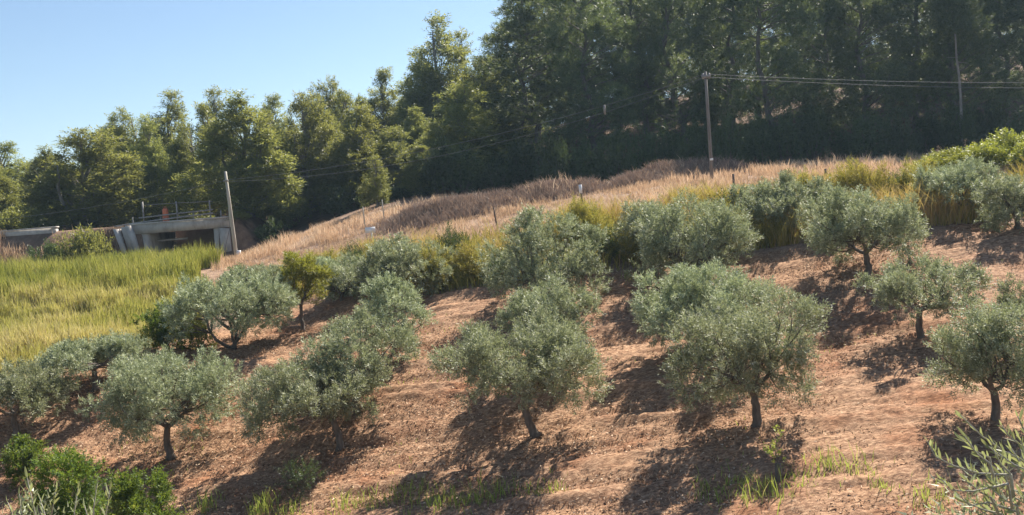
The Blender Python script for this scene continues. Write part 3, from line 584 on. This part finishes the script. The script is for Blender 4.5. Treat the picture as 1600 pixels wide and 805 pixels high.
tag(obj('weed_grass', mesh_np('weed_grass', V, F, MAT['weed'], T)), 'scattered green weeds along the lower edge of the orchard', 'grass', kind='stuff')

# ------------------------------------------------------------------ bridge over the underpass
by = 62.0; bz = DECK_Z
br = empty('concrete_bridge', ((BX0 + BX1) / 2, by, -2.2)); tag(br, 'small stained concrete road bridge with an underpass and steel railing', 'bridge')
def bpart(name, g, mat, parent=br):
    o = obj(name, g.mesh(name, MAT[mat]), parent); o.matrix_parent_inverse = Matrix.Translation(-Vector(br.location)); return o
deck = bpart('deck', Geo().box(((BX0 + BX1) / 2 + .05, by + 2.6, bz - .31), (BX1 - BX0 + 2.2, 5.4, .6)), 'concrete')
bpart('parapet_kerb', Geo().box(((BX0 + BX1) / 2 + .05, by + .07, bz + .04), (BX1 - BX0 + 2.3, .42, .1)), 'palecon')
bpart('abutment', Geo().box((BX0 - .36, by + 2.55, bz - 2.12), (.70, 5.1, 3.0)), 'concrete')
bpart('abutment', Geo().box((BX1 + .27, by + 2.55, bz - 2.12), (.52, 5.1, 3.0)), 'concrete')
bpart('wing_wall', Geo().prism([(BX1 + .54, bz - 3.2), (BX1 + 1.3, bz - 3.2), (BX1 + 1.1, bz - .7), (BX1 + .54, bz - .62)], by - .55, by + .3), 'concrete')
bpart('added_shade_panel', Geo().box(((BX0 + BX1) / 2, by + 5.7, bz - 2.0), (BX1 - BX0 + .6, .3, 3.0)), 'shadecon')  # added panel closing the underpass, its colour imitating the dark interior
bpart('beam', Geo().box((BX0 + .99, by + 1.5, -.34), (2.0, .12, .12)), 'palecon')
ch = bpart('drain_chute', Geo().prism([(BX0 - 1.0, -1.9), (BX0 - .74, -1.9), (BX0 - 1.05, .72), (BX0 - 1.6, .72)], by - .35, by + .2), 'concrete')
bpart('chute_kerb', Geo().prism([(BX0 - .62, -1.6), (BX0 - .32, -1.6), (BX0 - .95, .78), (BX0 - 1.25, .78)], by - .5, by + .1), 'palecon')
bpart('chute_kerb', Geo().prism([(BX0 - 1.45, -1.6), (BX0 - 1.17, -1.6), (BX0 - 1.75, .62), (BX0 - 2.03, .62)], by - .5, by + .1), 'palecon')
for px, t in ((224, 1.45), (277, 1.3), (329, 1.2)):
    p = P(px, 345, by); bpart('railing_post', Geo().tube([(p[0], by + .1, bz + .02), (p[0] + .01, by + .1, bz + t)], .055, 6), 'steel')
for px in (206, 250, 302, 345):
    p = P(px, 345, by); bpart('short_post', Geo().box((p[0], by + .16, bz + .26), (.07, .06, .5)), 'steel')
x0, x1 = P(188, 345, by)[0], P(334, 345, by)[0]
bpart('guard_rail', Geo().tube([(x0 - .4, by + .02, bz + .0), (x0 + 2, by + .02, bz + .17), (x0 + 4, by + .02, bz + .28), (x1, by + .02, bz + .36)], .055, 6), 'steel')
bpart('guard_rail', Geo().tube([(x0 + 1.2, by + .02, bz + .42), (x0 + 3.6, by + .02, bz + .52), (x1, by + .02, bz + .58)], .045, 6), 'steel')
bpart('top_rail', Geo().tube([(P(224, 345, by)[0], by + .1, bz + 1.22), (P(277, 345, by)[0], by + .1, bz + 1.2), (x1, by + .1, bz + 1.12)], .018, 6), 'steel')
lw0, lw1 = P(-60, 370, by)[0], P(88, 365, by)[0]
tag(obj('low_wall', Geo().box(((lw0 + lw1) / 2, by + .1, .78), (lw1 - lw0, .45, .5)).box(((lw0 + lw1) / 2, by + .1, 1.07), (lw1 - lw0 + .1, .56, .08)).mesh('low_wall', MAT['palecon'])), 'low pale roadside wall along the bank at the left edge', 'wall')
q = P(258, 327, by + 1.6)
ob = empty('warning_drum', (q[0], by + 1.6, bz + .05)); tag(ob, 'small orange roadwork drum behind the bridge guard rail', 'drum')
obj('body', Geo().tube([(0, 0, 0), (0, 0, .05), (0, 0, .3), (0, 0, .62), (0, 0, .82), (0, 0, .9)], [.24, .22, .21, .19, .18, .12], 8).mesh('body', MAT['orange'], True), ob)
obj('foot', Geo().tube([(0, 0, 0), (0, 0, .06)], [.3, .28], 8).mesh('foot', MAT['asphalt']), ob)
obj('handle', Geo().tube([(-.08, 0, .88), (-.07, 0, 1.0), (.07, 0, 1.0), (.08, 0, .88)], .02, 6).mesh('handle', MAT['orange']), ob)

# ------------------------------------------------------------------ poles, cables, posts
rp = at(1113, 48, .2); rpt = P(1102, 112, 48)
lp = at(370, 57.5, .2); lpt = P(352, 268, 57.5)
def pole(name, label, b, t, r0, r1, mat):
    o = empty(name, b); tag(o, label, 'utility pole', 'utility poles of the overhead line')
    v = np.array(t) - b; v[0] *= 1; obj('shaft', Geo().tube([np.zeros(3), v * .3, v * .7, v], [r0, r0 * .93, (r0 + r1) / 2, r1], 8).mesh('shaft', MAT[mat], True), o)
    return o, v
o, v = pole('utility_pole', 'dark wooden utility pole standing in the dry grass right of centre', rp, rpt, .09, .065, 'greywood')
obj('bracket', Geo().box(v * .955 + np.array([0, -.12, 0]), (.34, .14, .12)).mesh('bracket', MAT['steel']), o)
for s in (-1, 1): obj('insulator', Geo().tube([v * .955 + np.array([s * .15, -.12, -.12]), v * .955 + np.array([s * .15, -.12, .02]), v * .955 + np.array([s * .15, -.12, .16])], [.05, .075, .045], 8).mesh('insulator', MAT['steel'], True), o)
obj('number_plate', Geo().box(v * .235 + np.array([0, -.14, 0]), (.16, .02, .1)).mesh('plate', MAT['white']), o)
o, v2 = pole('utility_pole', 'pale leaning utility pole beside the concrete bridge', lp, lpt, .12, .08, 'palewood')
obj('meter_box', Geo().box(v2 * .1 + np.array([.2, -.1, 0]), (.22, .18, .34)).mesh('meter_box', MAT['white']), o)
obj('guy_wire', Geo().tube([v2 * .88, v2 * .45 + np.array([-.25, .3, -.4]), np.array([-1.0, .6, .35])], .018, 6).mesh('guy_wire', MAT['cable']), o)
obj('bracket', Geo().box(v2 * .9 + np.array([0, -.1, 0]), (.26, .12, .1)).mesh('bracket', MAT['steel']), o)
def cable(label, a, b, sag, r=.011, k=40):
    a, b = np.array(a), np.array(b); t = np.linspace(0, 1, k)[:, None]
    p = a + (b - a) * t - np.array([0, 0, 1]) * sag * 4 * t * (1 - t)
    return tag(obj('overhead_cable', Geo().tube(p, r, 5, False).mesh('cable', MAT['cable'], True)), label, 'cable', 'overhead cables between the poles'), p
rt = rp + v * .955; lt = lp + v2 * .9
c1, p1 = cable('upper overhead cable from the dark pole to the pale pole', rt + np.array([-.15, -.1, .1]), lt + np.array([.05, -.1, .04]), .78)
c2, p2 = cable('lower overhead cable from the dark pole to the pale pole', rt + np.array([-.15, -.1, -.05]), lt + np.array([.05, -.1, -.06]), 1.12)
e1, e2 = P(1900, 122, 58), P(1900, 132, 57.5)
cable('upper of the two cables running right from the dark pole', rt + np.array([.15, -.1, .1]), e1, .35)
cable('lower of the two cables running right from the dark pole', rt + np.array([.15, -.1, -.05]), e2, .35)
cable('single cable running left from the pale pole into the trees', lt + np.array([-.1, -.1, 0]), P(-120, 352, 68), .45)
s1 = (p1[7] + p2[7]) / 2
tag(obj('cable_splice', Geo().tube([p1[7] + np.array([0, 0, .03]), s1, p2[7] + np.array([0, 0, -.12])], [.05, .07, .05], 8).mesh('splice', MAT['steel'], True)), 'small splice box where the two cables part, left of the dark pole', 'splice box')
def post(label, px, d, h, r=.045, mat='wood', cap=None, lean=0.):
    b = at(px, d, .1); o = empty('fence_post', b); tag(o, label, 'post', 'thin fence posts in the dry grass')
    obj('shaft', Geo().tube([(0, 0, 0), (lean * .5, 0, h * .5), (lean, 0, h)], [r, r * .95, r * .9], 6).mesh('shaft', MAT[mat], True), o)
    if cap: obj('cap', Geo().tube([(lean, 0, h - cap), (lean, 0, h + .03)], r * 1.6, 8).mesh('cap', MAT['white']), o)
post('dark post with a bright white top above the central scrub', 911, 46, 1.25, .05, 'wood', .38, -.05)
post('short dark post just right of the foot of the dark utility pole', 1147, 45.5, .75, .06)
post('short dark post farther right along the dry grass', 1291, 45, .75, .06)
post('thin dark post in the brown brush left of the white-topped post', 777, 46.5, 1.1, .04, 'wood', None, -.1)
post('thin grey post left of the white sign', 571, 54, 1.35, .035, 'palewood', None, -.05)
post('thin grey post right of the white sign', 601, 54.5, 1.35, .035, 'palewood', None, -.05)
b = at(583, 50, .1); o = empty('sign', b); tag(o, 'small blank white sign on a short post in the dry grass', 'sign')
obj('post', Geo().tube([(0, 0, 0), (-.03, 0, .75)], .05, 6).mesh('post', MAT['white']), o)
obj('panel', Geo().box((-.08, -.06, .82), (.52, .03, .3)).mesh('panel', MAT['white']), o)
b = at(1003, 35, .05); o = empty('stump', b); tag(o, 'short dark leaning stump at the orchard top beside yellow weeds', 'stump')
obj('stem', Geo().tube([(0, 0, 0), (.03, 0, .2), (.1, 0, .42), (.12, 0, .55)], [.1, .075, .065, .06], 8).mesh('stem', MAT['bark'], True), o)
# young sapling on a dark stub
b = at(1217, 18.6, .05); o = empty('sapling', b); tag(o, 'leafy green sprout growing from a dark stub at the lower right', 'sapling')
r = np.random.default_rng(60)
g = Geo(); g.tube([(0, 0, 0), (.0, 0, .2), (.01, 0, .45)], [.08, .07, .06], 8); g.tube([(.01, 0, .42), (-.03, 0, .7), (.02, 0, 1.05)], [.012, .009, .004], 5, False)
obj('trunk', g.mesh('trunk', MAT['bark'], True), o)
V, F, T = crown_arrays(np.array([(0, 0, .55), (-.04, 0, .7), (0, 0, .85), (.03, 0, 1.0)]), np.array([.15, .14, .1, .07]), 170, r, .07, .035, np.array([0, 0, .5]), per=8, slen=.12)
obj('foliage', mesh_np('foliage', V, F, MAT['weed'], T), o)
olive_tree('dark_shrub', 'small dark wispy shrub in the shade at the lower left', 470, 23.6, 1.0, .95, 61, .15, mat='under', group=None, cat='shrub', leaf=(.06, .018), n=2600, low=.5, rclump=.2, tr=.02)

# ------------------------------------------------------------------ near olives: shoots with single leaves
def leaf_mesh(mat):
    xs = [0, .18, .42, .68, .88, 1.0]; ws = [.03, .075, .105, .09, .05, .008]
    V = []; F = []
    for x_, w_ in zip(xs, ws): V += [(x_, -w_, .03 * w_ * 10 - .12 * x_ * x_), (x_, 0, -.12 * x_ * x_), (x_, w_, .03 * w_ * 10 - .12 * x_ * x_)]
    for i in range(5): F += [(i * 3, i * 3 + 3, i * 3 + 4, i * 3 + 1), (i * 3 + 1, i * 3 + 4, i * 3 + 5, i * 3 + 2)]
    return mesh_np('leaf', V, F, mat, np.full(len(V), .5), True)
MAT['nearleaf'] = leaf_mat('near_olive_leaf', [(0, (.13, .155, .07)), (.5, (.24, .265, .13)), (1, (.36, .375, .2))], .36, (.36, .38, .12), .5, .35, .35)
LEAF = leaf_mesh(MAT['nearleaf'])
def near_olive(label, px, d, top, W, shoots, seed, crown_n, lsize=.085):
    rng = np.random.default_rng(seed)
    b = at(px, d, .05); H = top_h(px, top, d, b); o = empty('olive_tree', b); tag(o, label, 'olive tree', 'near olive trees in the corners')
    fork = np.array([.05, 0, H * .4])
    obj('trunk', Geo().tube(bend((0, 0, 0), fork, rng, 8, .04), np.linspace(.13, .08, 8), 8).mesh('trunk', MAT['bark'], True), o)
    K = 42; c0 = np.array([0, 0, H - 1.15]); dv = unit(rng.normal(size=(K, 3)) * np.array([1, 1, .8]))
    cen = c0 + dv * np.array([W / 2, W / 2, .85]) * (rng.uniform(.3, 1, K) ** .5)[:, None]
    for q in range(4):
        ids = [i for i in range(K) if int((math.atan2(dv[i, 1], dv[i, 0]) + math.pi) / (2 * math.pi) * 4) % 4 == q]
        g = Geo(); mid = cen[ids].mean(0) * .6 + fork * .4; g.tube(bend(fork, mid, rng, 5, .08), np.linspace(.06, .03, 5), 6)
        for i in ids: g.tube(bend(mid, cen[i], rng, 4, .1), np.linspace(.022, .005, 4), 4, False)
        obj('limb', g.mesh('limb', MAT['bark'], True), o)
    V, F, T = crown_arrays(cen, np.full(K, .36), crown_n, rng, .075, .018, c0 - np.array([0, 0, .5]), up=.5, per=14, slen=.32)
    obj('crown', mesh_np('crown', V, F, MAT['olive'], T), o)
    for pts, dd, nleaf in shoots:
        q = np.array([P(a, c, d + dd) for a, c in pts]) - b
        root = cen[np.argmin(np.linalg.norm(cen - q[0], axis=1))]
        path = np.concatenate([[q[0] + (root - q[0]) * .3], q])
        tw = obj('shoot', Geo().tube(path, np.linspace(.010, .003, len(path)), 6).mesh('shoot', MAT['twig'], True), o)
        seg = np.r_[0, np.cumsum(np.linalg.norm(np.diff(q, axis=0), axis=1))]
        for k in range(nleaf):
            s = seg[-1] * (k + .4) / nleaf; j = min(np.searchsorted(seg, s, 'right') - 1, len(q) - 2)
            p = q[j] + (q[j + 1] - q[j]) * ((s - seg[j]) / max(1e-6, seg[j + 1] - seg[j])); td = unit(q[j + 1] - q[j])
            pr = unit(np.cross(td, rng.normal(size=3)))
            dr = unit(td * .8 + pr * .75 + np.array([0, 0, .45])) if k < nleaf - 1 else td
            sd = unit(np.cross(dr, rng.normal(size=3))); nn = np.cross(dr, sd); L = lsize * rng.uniform(.7, 1.2)
            m = Matrix.Identity(4)
            for c_ in range(3): m[c_][0], m[c_][1], m[c_][2], m[c_][3] = dr[c_] * L, sd[c_] * L, nn[c_] * L, p[c_]
            lf = bpy.data.objects.new('leaf', LEAF); COL.objects.link(lf); lf.parent = tw; lf.matrix_basis = m
    return o
xr = np.random.default_rng(88)
EXTRA = []
for _ in range(15):
    a, c = xr.uniform(1535, 1625), xr.uniform(705, 815); ex, ey = xr.uniform(-55, -5), xr.uniform(-50, -15)
    EXTRA.append(([(a, c), (a + ex * .5, c + ey * .35), (a + ex, c + ey)], xr.uniform(-.4, .4), 9))
near_olive('near olive tree reaching pale leafy shoots into the lower right corner', 1700, 6.2, 655, 1.5, [
    ([(1605, 722), (1570, 706), (1535, 682), (1500, 648)], .2, 22), ([(1580, 742), (1530, 740), (1490, 728), (1462, 714), (1448, 688)], -.2, 22),
    ([(1575, 756), (1520, 768), (1488, 766), (1470, 748)], -.4, 16), ([(1600, 700), (1575, 680), (1565, 664)], .4, 10), ([(1612, 690), (1598, 668), (1590, 650)], .1, 10),
    ([(1590, 800), (1545, 785), (1515, 790), (1500, 775)], -.3, 14), ([(1600, 770), (1565, 762), (1545, 745), (1535, 725)], 0, 14), ([(1610, 790), (1580, 775), (1560, 790), (1530, 805)], -.1, 12),
    ([(1615, 745), (1595, 725), (1580, 700)], -.2, 12), ([(1560, 815), (1535, 800), (1522, 780)], 0, 10)] + EXTRA, 71, 9000, .078)
near_olive('near olive tree pushing pale upright shoots into the lower left corner', 40, 7.5, 765, 1.2, [
    ([(60, 830), (52, 790), (42, 745)], 0, 16), ([(75, 830), (82, 795), (88, 762)], .2, 14), ([(22, 830), (18, 800), (12, 785)], -.2, 10), ([(118, 835), (116, 800), (122, 762)], .3, 14),
    ([(146, 835), (146, 795), (152, 756)], 0, 14), ([(164, 835), (166, 800), (172, 764)], .2, 12), ([(98, 835), (70, 805), (62, 778)], -.3, 12), ([(40, 835), (34, 805), (30, 772)], .1, 12), ([(130, 840), (138, 812), (132, 790)], -.2, 10)], 72, 7000, .085)

# ------------------------------------------------------------------ haze
hm = bpy.data.materials.new('haze'); hm.use_nodes = True; hn = hm.node_tree
hn.nodes.remove(hn.nodes['Principled BSDF'])
pv = hn.nodes.new('ShaderNodeVolumePrincipled'); pv.inputs['Color'].default_value = (.55, .78, 1, 1); pv.inputs['Density'].default_value = .0003; pv.inputs['Anisotropy'].default_value = .3
hn.links.new(pv.outputs[0], hn.nodes['Material Output'].inputs['Volume'])
hz = obj('haze', Geo().box((0, 230, 20), (760, 560, 64)).mesh('haze', hm)); tag(hz, 'thin bluish daylight haze over the hillside', 'haze', kind='stuff')
